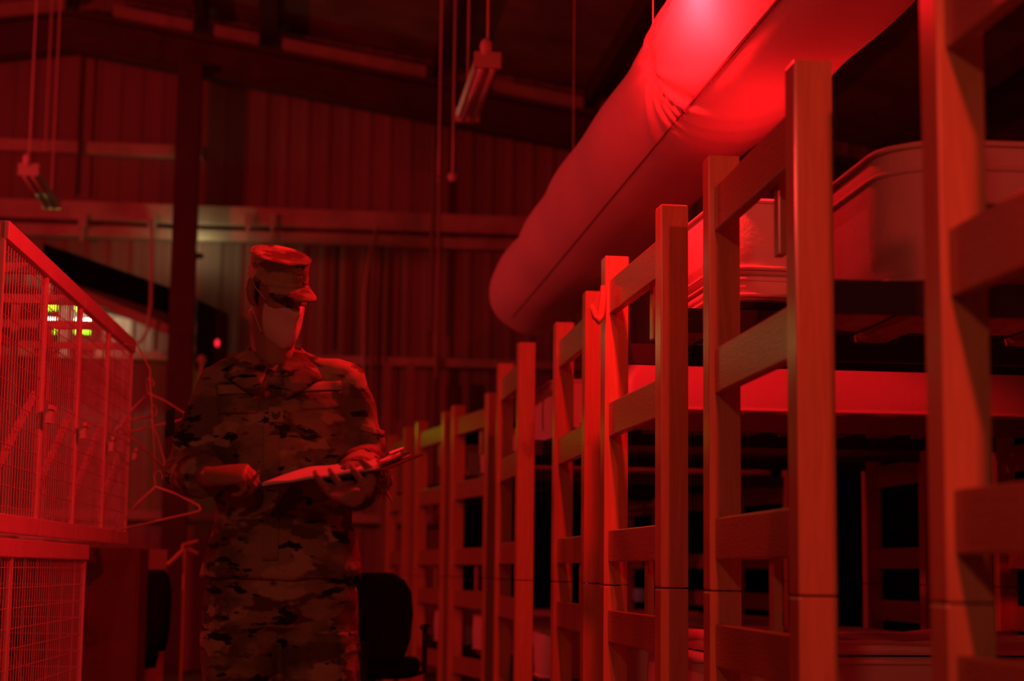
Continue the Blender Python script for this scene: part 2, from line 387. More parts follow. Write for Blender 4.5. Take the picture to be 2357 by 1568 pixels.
lit_window(2, (172, 698), (210, 808), '')
bm = bmesh.new(); p = at(214, 700, 16.8); sph(bm, p, (.04, .03, .045)); tag(link('green_lamp', bm, MGREEN, None, True), 'tiny green lamp just above the top edge of the wire lockers', 'lamp')
p = at(525, 975, 16.8); bm = bmesh.new(); box(bm, p, (.20, .05, .12)); box(bm, (p.x, 16.9, p.z), (.08, .2, .08)); tag(link('exit_light_box', bm, MEXIT), 'green light box behind the soldier, mirrored in varnished bunk boards', 'light')

# the two hanging light fixtures
def fixture(near, length, label, px_cords):
    e = empty('hanging_light_fixture', label, 'light fixture', near, 0, 'unlit tube lights under the roof')
    bm = bmesh.new()
    prof = [(-.06, -.035), (-.075, -.01), (-.03, .04), (.03, .04), (.075, -.01), (.06, -.035)]
    loft(bm, [[Vector((x, y, z)) for x, z in prof] for y in (0, length)]); link('housing', bm, MFIX, e)
    for s in (-.03, .03):
        bm = bmesh.new(); tube(bm, [(s, .02, -.055), (s, length - .02, -.055)], .016, 10); link('glass_tube', bm, MTUBE, e, True)
    for y in (0, length):
        bm = bmesh.new(); box(bm, (0, y, -.01), (.15, .03, .09)); link('end_cap', bm, MFIX, e)
        bm = bmesh.new(); top = zroof(near[0]) - near[2] - .02
        tube(bm, [(0, y, .04), (.0, y, top)], .007, 6); link('hanging_cord', bm, MCORD, e)
    bm = bmesh.new(); sph(bm, (-.01, -.015, .06), (.035, .035, .05)); link('cord_grip', bm, MCORD, e, True)
n1 = at(66, 388, 13.1); fixture((n1.x, n1.y, n1.z), 1.2, 'unlit tube light hanging by a cord above the wire lockers at left', None)
n2 = at(1122, 135, 9.5); fixture((n2.x, n2.y, n2.z), 1.2, 'unlit tube light hanging on two cords left of the big fabric duct', None)
for (px, y0, Y, lab) in ((1042, 398, 12.0, 'thin pull cord ending in a small ball, left of the duct, hanging lowest'), (1010, 405, 12.6, 'thin plain cord hanging left of the pull cord with the ball')):
    p = at(px, y0, Y); e = empty('pull_cord', lab, 'cord', p, 0, 'cords hanging from the roof')
    bm = bmesh.new(); tube(bm, [(0, 0, 0), (.0, 0, zroof(p.x) - p.z - .02)], .009, 6); link('cord', bm, MCORD, e)
    bm = bmesh.new(); sph(bm, (0, 0, -.03), .035 if y0 < 400 else .012); link('cord_ball', bm, MCORD, e, True)
p = at(120, 0, 15); e = rod('roof_rod', p.x, at(100, 350, 15).z, zroof(p.x) - .02, .008, 15, MCORD, 'thin dark cord hanging beside the left tube light', 'cord')

# ------------------------------------------------------------------ lamps that light the place
def bulb(name, loc, m, label, top):
    e = empty(name, label, 'lamp', loc)
    # open cage round the light so that the light leaves freely
    bm = bmesh.new(); tube(bm, [(0, 0, .06), (0, 0, .12)], .02, 10); link('socket', bm, MBPLAST, e, True)
    bm = bmesh.new(); sph(bm, (0, 0, .052), .016); link('bulb', bm, m, e, True)
    for k in range(6):
        a = k * math.pi / 3; bm = bmesh.new()
        tube(bm, [(math.cos(a) * q, math.sin(a) * q, z) for q, z in ((.02, .06), (.05, .02), (.05, -.03), (.0, -.07))], .0015, 5); link('guard_wire', bm, MBPLAST, e)
    bm = bmesh.new(); tube(bm, [(0, 0, .12), (0, 0, top - loc[2])], .004, 6); link('lamp_cord', bm, MBPLAST, e)
bulb('red_work_lamp', LAMP, MRBULB, 'red lamp in a wire guard hanging beside the fabric duct', zroof(LAMP[0]))
bulb('added_fill_lamp', FILL, MRBULB, 'added red fill lamp hanging unseen behind the camera', zroof(FILL[0]))
bulb('red_wall_lamp', WASH, MRBULB, 'red lamp hanging beyond the wire lockers', zroof(WASH[0]))
bulb('unseen_row_lamp', SPOT, MRBULB, 'unseen lamp behind the camera, its beam shaped to light only the bunk row', zroof(SPOT[0]))
e = empty('hidden_pale_lamp', 'small pale lamp added unseen behind the column to brighten the wall beam', 'lamp', (PALE[0], PALE[1], 0))
bm = bmesh.new(); tube(bm, [(0, 0, 0), (0, 0, PALE[2] - .1)], .015, 8); link('stand', bm, MBPLAST, e)
bm = bmesh.new(); tube(bm, [(0, 0, PALE[2] - .1), (0, 0, PALE[2] - .07)], .08, 16); link('lamp_base', bm, MBPLAST, e)

# ------------------------------------------------------------------ fabric duct
DX, DZ, DR = 1.45, 2.74, .285
e = empty('fabric_air_duct', 'huge white fabric air duct running over the bunks to upper right', 'air duct', (DX, 1.6, DZ))
bm = bmesh.new(); rings = []; N = 132; L = 10.0; M = 420
def drad(y, a):
    """radius of the slack fabric tube at distance y (world) and angle a (0 = right, 90 = up)"""
    r = DR
    r += .005 * math.sin((y - 1.6) * 2.1) + .005 * math.sin(y * 5.3 + 1.3)
    r += .012 * noise.noise(Vector((math.cos(a) * 1.2, math.sin(a) * 1.2, y * 1.3)))
    # gather point where the strap pulls the cloth near the lamp: folds fan out from it
    gy, ga = 5.95, R(187)
    da = (a - ga + math.pi) % (2 * math.pi) - math.pi
    u, v = (y - gy), da * DR
    u2, v2 = u * .8, v * (.6 if v > 0 else 1)
    d = math.hypot(u2, v2); ang = math.atan2(v2, u2)
    r += .005 * math.exp(-(u / .5) ** 2)
    w = math.exp(-(d / .38) ** 2) * min(1, d / .08)
    r += w * (.006 * (1 - 2 * abs(math.sin(ang * 6.5 + .6 * math.sin(ang * 3)))) + .0025 * math.sin(ang * 19))
    r -= .018 * math.exp(-(d / .06) ** 2)
    return r
for i in range(M + 1):
    s = i / M; y = s * L
    cap = 1.0
    if y > L - .45: q = (y - (L - .45)) / .45; cap = math.sqrt(max(0, 1 - q ** 2.6)) * .98 + .02
    ring = []
    for k in range(N):
        a = 2 * math.pi * k / N; r = drad(y + 1.6, a) * cap
        sag = -.02 * (1 - cap)
        ring.append(Vector((math.cos(a) * r, y, math.sin(a) * r * .99 + sag)))
    rings.append(ring)
loft(bm, rings); link('duct_sleeve', bm, MDUCT, e, True)
# seam on the underside facing the aisle
def seamang(y): return R(231 + .6 * math.sin(y * .8))
bm = bmesh.new(); pts = []
for i in range(120):
    y = 3.5 + i / 119 * 7.4; a = seamang(y); r = drad(y, a) + .0015; pts.append((math.cos(a) * r, y - 1.6, math.sin(a) * r * .99))
tube(bm, pts, .0022, 5); link('seam', bm, MSEAM, e)
bm = bmesh.new()
for i in range(150):
    y = 4.0 + i * .0125; a = seamang(y); r = drad(y, a) + .003
    c = Vector((math.cos(a) * r, y - 1.6, math.sin(a) * r * .99)); t = Vector((-math.sin(a), 0, math.cos(a)))
    bar(bm, c - t * .006, c + t * .006, .004, .003)
link('zipper', bm, MSEAM, e)
for y in (2.2, 5.95, 9.6):
    bm = bmesh.new(); a = R(187) if y == 5.95 else R(90); r = drad(y, a)
    c = Vector((math.cos(a) * r, y - 1.6, math.sin(a) * r)); tube(bm, [c, Vector((c.x, c.y, zroof(DX) - DZ - .05))], .0025, 6); link('hanging_strap', bm, MCORD, e)

# ------------------------------------------------------------------ bunk beds
PW = .082; ZS = .907; ZT = 2.025; BW = .44; BL = 2.05
def make_bunk(deck=1.566):
    e = empty('bunk_bed', '', 'bunk bed', group='varnished wooden bunk beds along the aisle')
    def post(x, y, z0, z1):
        bm = bmesh.new(); box(bm, (x, y, (z0 + z1) / 2), (PW, PW, z1 - z0)); link('post', bm, MW, e, bevel=.005)
    for x in (PW / 2, BL - PW / 2):
        for y in (-BW, BW): post(x, y, 0, ZS - .0015); post(x, y, ZS + .0015, ZT)
        for z0, z1 in ((1.825, 1.94), (1.405, 1.52), (.985, 1.09), (.72, .825), (.30, .41)):
            bm = bmesh.new(); box(bm, (x - .012 * (1 if x < 1 else -1), 0, (z0 + z1) / 2), (.028, 2 * BW - PW + .002, z1 - z0)); link('end_rail', bm, MRAIL, e, bevel=.004)
    for xs in (0,):
        for y, z0, z1 in ((-.12, 1.67, 1.945), (-.05, .80, 1.075)):
            bm = bmesh.new(); box(bm, (PW / 2 + .018, y, (z0 + z1) / 2), (.02, .05, z1 - z0)); link('stile', bm, MW, e, bevel=.002)
    for zt in (deck, .44):
        for y in (-BW + .02, BW - .02):
            bm = bmesh.new(); box(bm, (BL / 2, y, zt - .035), (BL - 2 * PW, .028, .07)); link('side_rail', bm, MDARKRAIL, e)
        for k in range(9):
            bm = bmesh.new(); box(bm, (.22 + k * .2, 0, zt - .012), (.08, 2 * BW - .06, .018)); link('slat', bm, MRAIL, e)
    return e
BUNKS = [  # aisle-side near post (x, y) and far post (x, y) centres
    ((1.075, 1.95), (1.075, 2.83), 'varnished wooden bunk bed at the right edge, nearest the camera'),
    ((1.045, 3.585), (1.065, 4.465), 'varnished wooden bunk bed, second from the right edge, its tall post tops visible'),
    ((1.065, 5.09), (1.05, 5.97), 'varnished wooden bunk bed with the thick mattress in the middle of the row'),
    ((1.105, 6.74), (1.115, 7.62), 'varnished wooden bunk bed behind the post that carries the wooden hook'),
    ((1.04, 8.32), (1.04, 9.22), 'bright red-lit bunk bed before the row fades into the dark'),
    ((1.14, 10.78), (1.01, 11.62), 'dim blurred bunk bed just beyond the bright red-lit one'),
    ((.98, 12.1), (.86, 12.95), 'dim blurred bunk bed, second to last beyond the bright one'),
    ((.80, 13.5), (.72, 14.38), 'farthest dim bunk bed, beside the soldier\'s clipboard'),
]
proto = make_bunk(); placed = []
for i, (a, b, lab) in enumerate(BUNKS):
    c = ((a[0] + b[0]) / 2 - PW / 2, (a[1] + b[1]) / 2); rz = -math.atan2(b[0] - a[0], b[1] - a[1])
    if i == 0: proto.location = (c[0], c[1], 0); proto.rotation_euler = (0, 0, rz); proto['label'] = lab; o = proto
    elif i == 2:                                 # this one has its upper deck hooked one notch higher
        o = make_bunk(1.725); o.location = (c[0], c[1], 0); o.rotation_euler = (0, 0, rz); o['label'] = lab
    else: o = copy_tree(proto, (c[0], c[1], 0), rz, lab)
    placed.append((c, rz))

def mattress(name, i, x0, length, z0, th, w, m, label, cat='mattress', rc=.10, pipe=True, group='mattresses on the upper bunks', end_lean=0, dark=False, wob=.006, dy=0):
    """A mattress with rounded corners, in the bunk's own axes."""
    (cx, cy), rz = placed[i]
    e = empty(name, label, cat, (cx + math.cos(rz) * x0 - math.sin(rz) * dy, cy + math.sin(rz) * x0 + math.cos(rz) * dy, z0), rz, group)
    K = 6; out = []
    hw = w / 2
    def outline(inset, zz):
        pts = []
        for (qx, qy, a0) in ((length - rc, hw - rc, 0), (rc, hw - rc, 90), (rc, -hw + rc, 180), (length - rc, -hw + rc, 270)):
            for k in range(K + 1):
                a = R(a0 + 90 * k / K); r = rc - inset
                pts.append((qx + r * math.cos(a), qy + r * math.sin(a)))
        # subdivide the straight stretches
        res = []
        for p, q in zip(pts, pts[1:] + pts[:1]):
            n = max(1, int(math.hypot(q[0] - p[0], q[1] - p[1]) / .09))
            for k in range(n): res.append((p[0] + (q[0] - p[0]) * k / n, p[1] + (q[1] - p[1]) * k / n))
        o = []
        for (x, y) in res:
            lean = end_lean * (zz / th) * max(0, 1 - x / .35)
            o.append(Vector((x + lean, y, zz)) + Vector((0, 1, 0)) * wob * noise.noise(Vector((x * 4, y * 3, zz * 6 + i))))
        return o
    lv = [(.03, 0), (.008, .008), (0, .022)] + [(-.006 * math.sin(math.pi * t), .022 + (th - .044) * t) for t in (.2, .4, .6, .8)] + [(0, th - .022), (.008, th - .008), (.03, th)]
    bm = bmesh.new(); loft(bm, [outline(a, b) for a, b in lv]); link('mattress_body' if cat == 'mattress' else 'body', bm, m, e, True)
    if pipe:
        for zz in ((.016, th - .016) if i != 1 or group == 'mattresses on the lower bunks' else (.016, th - .016, th - .07)):
            o = outline(-.002, zz); bm = bmesh.new(); tube(bm, o + [o[0]], .007, 6, False); link('piping', bm, m, e, True)
    return e
lo = 'mattresses on the lower bunks'
mattress('mattress', 0, .2, 1.75, 1.568, .24, .80, MMATT, 'thick pale mattress on the top bunk nearest the camera')
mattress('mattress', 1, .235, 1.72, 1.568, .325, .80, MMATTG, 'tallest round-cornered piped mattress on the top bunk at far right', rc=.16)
mattress('folded_blanket', 2, .21, 1.7, 1.727, .030, .80, MDBLANK, 'thin black blanket under the raised mattress on the middle bunk', 'blanket', pipe=False, group=None)
mattress('mattress', 2, .20, 1.72, 1.760, .080, .80, MSHEET, 'thin creased mattress pad directly under the raised middle mattress')
mattress('mattress', 2, .20, 1.72, 1.842, .235, .80, MMATT, 'raised thick mattress on the middle bunk, higher than its posts')
mattress('mattress', 3, .10, 1.86, 1.568, .25, .80, MMATT, 'brightly lit plain mattress seen between the middle posts as a red band', end_lean=.16, rc=.04)
mattress('mattress', 4, .17, 1.75, 1.568, .30, .80, MMATT, 'red-lit mattress on the top bunk seen left of the wooden hook', rc=.06)
mattress('mattress', 5, .17, 1.75, 1.568, .26, .80, MMATT, 'dim mattress on the top bunk beyond the bright one')
mattress('mattress', 6, .17, 1.75, 1.568, .24, .80, MMATT, 'dim mattress on the second to last bunk')
for i, lab in ((1, 'mattress on the lower bunk second from the right edge'), (2, 'red-lit mattress with rolled edge on the lower middle bunk at the bottom right'), (3, 'lower mattress under the bright red band mattress'), (4, 'lower mattress behind the bright posts at the bottom'), (5, 'dim lower mattress on the first dark bunk'), (6, 'dim lower mattress on the second to last bunk')):
    mattress('mattress', i, .14, 1.78, .442, .24 if i != 2 else .27, .80, MSHEET if i in (3, 4) else MMATT, lab, group=lo, rc=.07)
# rumpled sheets on two lower bunks
def sheet(i, label, x0, x1, z, seed):
    (cx, cy), rz = placed[i]; e = None; bm = bmesh.new(); nx, ny = 46, 34; top, bot = [], []
    for a in range(nx + 1):
        ra, rb = [], []
        for b in range(ny + 1):
            x = x0 + (x1 - x0) * a / nx; y = -.39 + .78 * b / ny
            h = .028 * abs(noise.noise(Vector((x * 3.2 + y * 4, y * 2.0, seed)))) + .04 * max(0, noise.noise(Vector((x * 1.7, y * 7, seed + 4))))
            ra.append(bm.verts.new((x, y, h + .012))); rb.append(bm.verts.new((x, y, .003)))
        top.append(ra); bot.append(rb)
    for a in range(nx):
        for b in range(ny):
            bm.faces.new((top[a][b], top[a + 1][b], top[a + 1][b + 1], top[a][b + 1])); bm.faces.new((bot[a][b], bot[a][b + 1], bot[a + 1][b + 1], bot[a + 1][b]))
    for a in range(nx):
        bm.faces.new((top[a][0], bot[a][0], bot[a + 1][0], top[a + 1][0])); bm.faces.new((top[a][ny], top[a + 1][ny], bot[a + 1][ny], bot[a][ny]))
    for b in range(ny):
        bm.faces.new((top[0][b], top[0][b + 1], bot[0][b + 1], bot[0][b])); bm.faces.new((top[nx][b], bot[nx][b], bot[nx][b + 1], top[nx][b + 1]))
    o = link('rumpled_sheet', bm, MSHEET, smooth=True); o.location = (cx, cy, z); o.rotation_euler = (0, 0, rz); tag(o, label, 'bed sheet', 'rumpled sheets on the lower bunks')
sheet(2, 'rumpled sheet lying on the lower middle bunk at bottom right', .2, 1.85, .715, 1.0)
sheet(3, 'rumpled sheet on the lower bunk under the bright red band mattress', .2, 1.85, .685, 5.0)

# wooden hook on the far post of the middle bunk
bm = bmesh.new(); hk = []
p0 = at(1391, 665, 5.93)
for k in range(15):
    t = k / 14; hk.append(None)
pp = [(1389, 658), (1388, 690), (1386, 712), (1383, 728), (1378, 738), (1371, 728), (1366, 712), (1363, 700)]
pts = [at(x, y, 5.90) for x, y in pp]
tube(bm, pts, [(.010, .010), (.012, .012), (.014, .014), (.018, .016), (.020, .016), (.016, .014), (.011, .011), (.006, .006)], 8)
tag(link('wooden_hook', bm, MW, smooth=True), 'curved wooden hook fixed to the side of a bunk post', 'hook')
# black sheet added to stand for the unlit dark behind the row
bm = bmesh.new(); top, bot = [], []; n = 120
xa, xb = 1.35, 8.8; fr = []
for k in range(n + 1):
    x = xa + (xb - xa) * k / n; y = 15.9 + .05 * math.sin(k * .9) + .03 * math.sin(k * .37)
    fr.append([Vector((x, y, .02)), Vector((x, y + .015, .02)), Vector((x, y + .015, 2.25)), Vector((x, y, 2.25))])
loft(bm, fr); e = empty('added_dark_sheet', 'added black sheet standing for the unlit dark behind the bunk row', 'curtain', (0, 0, 0)); link('dark_sheet', bm, MBLACK, e, True)
bm = bmesh.new(); tube(bm, [(xa - .1, 15.9, 2.26), (xb, 15.9, 2.26)], .02, 8); link('rail', bm, MDARKRAIL, e)
for x in (xa - .05, 4.0, 8.7):
    bm = bmesh.new(); tube(bm, [(x, 15.95, 0), (x, 15.95, 2.26)], .02, 8); link('stand', bm, MDARKRAIL, e)
# tiny indicator between the posts
bm = bmesh.new(); p = at(1342, 1345, 15.2); sph(bm, p, (.02, .02, .03)); tube(bm, [(p.x, p.y, 0), p], .006, 6)
tag(link('indicator_post', bm, MPIN, smooth=True), 'tiny whitish light between two bunk posts', 'light')

# ------------------------------------------------------------------ wire lockers
def make_cage(Lc, H, D, label, loc, rz, grp, brace=True, last=False):
    """Open wire locker: local x runs along the front (away), front face at y=0, box towards +y (left)."""
    e = empty('wire_locker', label, 'wire locker', loc, rz, grp); t = .019
    for (x, y) in ((t / 2, -t / 2 + .0), (Lc - t / 2, -t / 2), (t / 2, D), (Lc - t / 2, D)):
        bm = bmesh.new(); box(bm, (x, y, H / 2), (t, t, H)); link('corner_post', bm, MCAGE, e, bevel=.004)
    for z in (H - .03, .03):
        bm = bmesh.new(); box(bm, (Lc / 2, -t / 2 - .004, z), (Lc, t + .012, .06)); link('front_beam', bm, MCAGE, e, bevel=.004)
        bm = bmesh.new(); box(bm, (Lc / 2, D, z), (Lc, t, .04)); link('rear_beam', bm, MCAGE, e)
        for x in (t / 2, Lc - t / 2):
            bm = bmesh.new(); box(bm, (x, D / 2, z), (t, D, .035)); link('cross_beam', bm, MCAGE, e)
    def mesh(name, o, u, ul, v, vl, sx, sz, r=.0020):
        bm = bmesh.new(); o, u, v = Vector(o), Vector(u), Vector(v)
        k = sx / 2
        while k < ul: tube(bm, [o + u * k, o + u * k + v * vl], r, 4, False); k += sx
        k = sz / 2
        while k < vl: tube(bm, [o + v * k, o + u * ul + v * k], r, 4, False); k += sz
        link(name, bm, MWIRE, e)
    mesh('front_mesh', (t, -.012, .05), (1, 0, 0), Lc - 2 * t, (0, 0, 1), H - .1, .044, .066)
    mesh('rear_mesh', (t, D, .05), (1, 0, 0), Lc - 2 * t, (0, 0, 1), H - .1, .044, .066)
    if last: mesh('side_mesh', (Lc - t / 2, 0, .05), (0, 1, 0), D, (0, 0, 1), H - .1, .05, .066)
    if brace:
        bm = bmesh.new(); bar(bm, (t, .01, H * .13), (Lc - t, .01, H * .13 + .36), .035, .012, (0, 1, 0)); link('diagonal_brace', bm, MCAGE, e)
        bm = bmesh.new(); box(bm, (Lc * .42, D * .55, H / 2), (.03, .03, H)); link('inner_upright', bm, MCAGE, e)
    bm = bmesh.new(); box(bm, (Lc - t * .6, -.045, H * .43), (.05, .02, .05)); box(bm, (Lc - t * .6, -.055, H * .46), (.09, .012, .015)); link('latch', bm, MCAGE, e)
    bm = bmesh.new(); tube(bm, [(t, .015, H * .78), (Lc * .55, .015, H * .3)], .003, 5); link('stay_wire', bm, MWIRE, e)
    return e
gU = 'wire lockers in the upper tier'; gL = 'wire lockers in the lower tier'
x0, y0, x1, y1 = -.955, 5.60, -.83, 8.56
d = Vector((x1 - x0, y1 - y0)); ang = math.atan2(d.y, d.x); d.normalize()
labs = ['white wire locker in the upper tier, cut by the left edge', 'white wire locker in the upper tier, first whole bay from the left edge', 'white wire locker in the upper tier, third bay with green lights behind it', 'white wire locker in the upper tier, farthest bay beside the hangers']
for i in range(4):
    make_cage(.735, .965, .55, labs[i], (x0 + d.x * .741 * i, y0 + d.y * .741 * i, 1.05), ang, gU, last=i == 3)
for i, (s, Lc, lab) in enumerate(((-1.1, 1.49, 'white wire locker in the lower tier at the bottom left corner'), (.40, 1.49, 'white wire locker in the lower tier, square mesh bay right of the corner one'))):
    make_cage(Lc, 1.035, .55, lab, (x0 + d.x * s - .01, y0 + d.y * s, 0), ang, gL, brace=False, last=i == 1)
# brown cabinet, plywood board, chair behind the lockers
e = empty('brown_cabinet', 'dark brown cabinet standing low behind the wire lockers', 'cabinet', (-1.27, 9.1, 0))
bm = bmesh.new(); box(bm, (0, 0, .52), (1.0, .5, 1.04)); link('carcass', bm, MBROWN, e, bevel=.006)
for s in (-.25, .25):
    bm = bmesh.new(); box(bm, (s, -.26, .54), (.47, .02, .92)); dd = link('door', bm, MBROWN, e, bevel=.004)
    bm = bmesh.new(); box(bm, (s - .18 * (1 if s > 0 else -1), -.28, .58), (.02, .03, .12)); link('handle', bm, MBPLAST, dd)
p = at(365, 1265, 10.2)
bm = bmesh.new(); box(bm, (p.x, 10.2, p.z / 2), (.10, .04, p.z)); tag(link('plywood_board', bm, MBOARD2), 'upright pale board standing left of the soldier, behind the lockers', 'board')
bm = bmesh.new()
for a, b_, r in (((386, 1300), (420, 1268), .012), ((420, 1268), (422, 1252), .010), ((422, 1254), (456, 1245), .008), ((430, 1262), (456, 1275), .008)):
    tube(bm, [at(*a, 10.0), at(*b_, 10.0)], r, 6)
p = at(425, 1262, 10.0); tube(bm, [(p.x - .0, 10.02, p.z), (p.x, 10.05, 0)], .01, 6)
tag(link('forked_stick', bm, MYEL), 'yellowish forked stick leaning beside the soldier\'s hip', 'stick')

def chair(loc, rz, label):
    e = empty('office_chair', label, 'chair', loc, rz, 'black office chairs')
    bm = bmesh.new(); rings = []
    for z, w in ((.50, .17), (.54, .20), (.62, .225), (.74, .235), (.84, .225), (.90, .19), (.935, .13)):
        rings.append([Vector((math.copysign(abs(math.cos(a)) ** .6, math.cos(a)) * w, .22 + .045 * math.sin(a) - .04 * (1 - abs(math.cos(a))), z)) for a in [2 * math.pi * k / 28 for k in range(28)]])
    loft(bm, rings); link('backrest', bm, MBLACK, e, True)
    bm = bmesh.new(); rings = []
    for z, w in ((.42, .20), (.44, .235), (.49, .245), (.515, .22)):
        rings.append([Vector((math.copysign(abs(math.cos(a)) ** .6, math.cos(a)) * w, -.02 + math.copysign(abs(math.sin(a)) ** .6, math.sin(a)) * w, z)) for a in [2 * math.pi * k / 28 for k in range(28)]])
    loft(bm, rings); link('seat', bm, MBLACK, e, True)
    bm = bmesh.new(); tube(bm, [(0, 0, .09), (0, 0, .42)], .028, 12); link('gas_lift', bm, MBPLAST, e, True)
    bm = bmesh.new(); tube(bm, [(0, .0, .41), (0, .25, .42), (0, .27, .6)], .02, 8); link('back_bracket', bm, MBPLAST, e)
    for k in range(5):
        a = k * 2 * math.pi / 5 + .3; q = Vector((math.cos(a) * .28, math.sin(a) * .28, .075))
        bm = bmesh.new(); tube(bm, [(0, 0, .1), q], [.024, .014], 8); lg = link('base_arm', bm, MBPLAST, e)
        bm = bmesh.new(); g = Vector((q.x, q.y, .028)); tube(bm, [g - Vector((.018, 0, 0)), g + Vector((.018, 0, 0))], .028, 12); tube(bm, [q, g], .008, 6); link('caster', bm, MBPLAST, lg)
    for s in (-1, 1):
        bm = bmesh.new(); tube(bm, [(s * .2, 0, .43), (s * .27, 0, .45), (s * .27, 0, .66), (s * .27, -.12, .67), (s * .27, .12, .67)], .014, 8); link('armrest', bm, MBPLAST, e)
chair((.36, 9.0, 0), R(170), 'black rounded office chair in the aisle, right of the soldier\'s leg')
chair((-.99, 9.85, 0), R(-60), 'black office chair left of the soldier, in front of pale board')

# hangers on the end of the lockers
def hanger(px, py, Y, rz, label, s=1.0):
    p = at(px, py, Y); e = empty('clothes_hanger', label, 'clothes hanger', p, 0, 'pale clothes hangers at the end of the lockers'); e.rotation_euler = rz
    bm = bmesh.new(); w = .205 * s
    tube(bm, [(0, 0, 0), (-w * .5, 0, -.055 * s), (-w, 0, -.125 * s), (-w * 1.03, 0, -.142 * s), (-w * .98, 0, -.15 * s), (0, 0, -.15 * s), (w * .98, 0, -.15 * s), (w * 1.03, 0, -.142 * s), (w, 0, -.125 * s), (w * .5, 0, -.055 * s), (0, 0, 0)], .0055, 6); link('hanger_frame', bm, MHANG, e, True)
    bm = bmesh.new(); tube(bm, [(0, 0, -.005), (0, 0, .03)] + [(.022 - .022 * math.cos(R(t)), 0, .03 + .024 * math.sin(R(t)) + .01) for t in range(0, 230, 25)], .0035, 6); link('hook', bm, MHANG, e, True)
hanger(358, 1120, 7.9, (0, R(-11), R(-30)), 'lowest pale clothes hanger hanging tilted at the soldier\'s elbow')
hanger(345, 960, 7.95, (0, R(20), R(66)), 'middle pale clothes hanger, edge on, at the end of the lockers')
hanger(340, 905, 8.0, (0, R(-14), R(48)), 'topmost pale clothes hanger at the end of the lockers')
p = at(330, 850, 7.98)
bm = bmesh.new(); tube(bm, [(-.80, 7.99, 1.93), (-.74, 7.98, 1.92), (p.x + .03, 7.97, p.z), (at(345, 905, 7.96).x, 7.95, at(345, 880, 7.95).z), (at(350, 960, 7.95).x, 7.93, at(350, 940, 7.95).z), (at(357, 1080, 7.9).x, 7.9, at(357, 1085, 7.9).z)], .004, 6)
tag(link('hanger_wire', bm, MHANG, smooth=True), 'thin bent wire that carries the clothes hangers', 'wire')

# ------------------------------------------------------------------ the soldier
YM = 4.62
SX, SY = -.045, YM                               # standing point
man = empty('person', 'person in camouflage uniform, cap and face mask writing on a clipboard', 'person', (SX, SY, 0))
def L(px, py, y):                               # local point of the figure from a place in the hall
    return at(px, py, SY + y) - Vector((SX, SY, 0))
hx, hz = L(636, 700, 0).x, 1.63                 # head centre
HM = Matrix.Translation((hx, -.035, 1.658)) @ Matrix.Rotation(R(36), 4, 'Z') @ Matrix.Rotation(R(24), 4, 'X') @ Matrix.Rotation(R(-10), 4, 'Y')
def H(x, y, z): return HM @ Vector((x * .88, y * .88, z * (1.04 if z < 0 else .91)))

# joints
shR, shL = L(505, 902, .0), L(795, 896, .0)
elR, elL = L(434, 1092, .02), L(838, 1066, .02)
wrR, wrL = L(484, 1098, -.235), L(850, 1128, -.24)
print('joints', shR, shL, elR, elL, wrR, wrL)
hipc = L(650, 1300, 0).x
def fingers(bm, palm, ax, nrm, side, base_r, curls, lens, thumb):
    """palm: Matrix with x = finger direction, y = across (towards thumb), z = back of hand."""
    for k, (c, l) in enumerate(zip(curls, lens)):
        off = .030 - .0195 * k
        p = Vector((.088 - (.006 if k in (0,) else .0 if k < 3 else .012), off * side, .0)); a = 0; pts = [palm @ (p - Vector((.03, 0, 0))), palm @ p]
        for j, (cj, fl) in enumerate(zip(c, (.46, .31, .23))):
            a += R(cj); p = p + Vector((math.cos(a), 0, -math.sin(a))) * l * fl; pts.append(palm @ p)
        tube(bm, pts, [.0105, .0105, .0095, .0085, .0068], 10)
        sph(bm, pts[-1], .0068, seg=8)
    pts = [palm @ Vector((q[0], q[1] * side, q[2])) for q in thumb]
    tube(bm, pts, [.015, .0135, .0115, .009][:len(pts)], 10); sph(bm, pts[-1], .009, seg=8)
def palm_mesh(bm, P):
    rings = []
    for x, w, h in ((-.012, .028, .021), (.012, .034, .021), (.045, .041, .019), (.075, .042, .016), (.092, .038, .012)):
        rings.append([P @ Vector((x, math.cos(a) * w, math.sin(a) * h)) for a in [2 * math.pi * k / 16 for k in range(16)]])
    loft(bm, rings)
def frame(o, x, z):
    x = Vector(x).normalized(); z = Vector(z); z = (z - x * z.dot(x)).normalized(); y = z.cross(x)
    m = Matrix((x, y, z)).transposed().to_4x4(); m.translation = o; return m

# clipboard geometry first: the hands close on it
cN0 = L(598, 1122, -.33); cN1 = L(905, 1076, -.50)      # near long edge
ex = (cN1 - cN0).normalized(); Lb = .33
_v = Vector((.5, .86, .0)); _v = (_v - ex * _v.dot(ex)).normalized()
ez0 = ex.cross(_v).normalized(); ey = (Matrix.Rotation(R(13), 3, ex) @ _v).normalized(); ez = ex.cross(ey).normalized()
CB = Matrix((ex, ey, ez)).transposed().to_4x4(); CB.translation = Vector((SX, SY, 0)) + cN0

bm = bmesh.new()
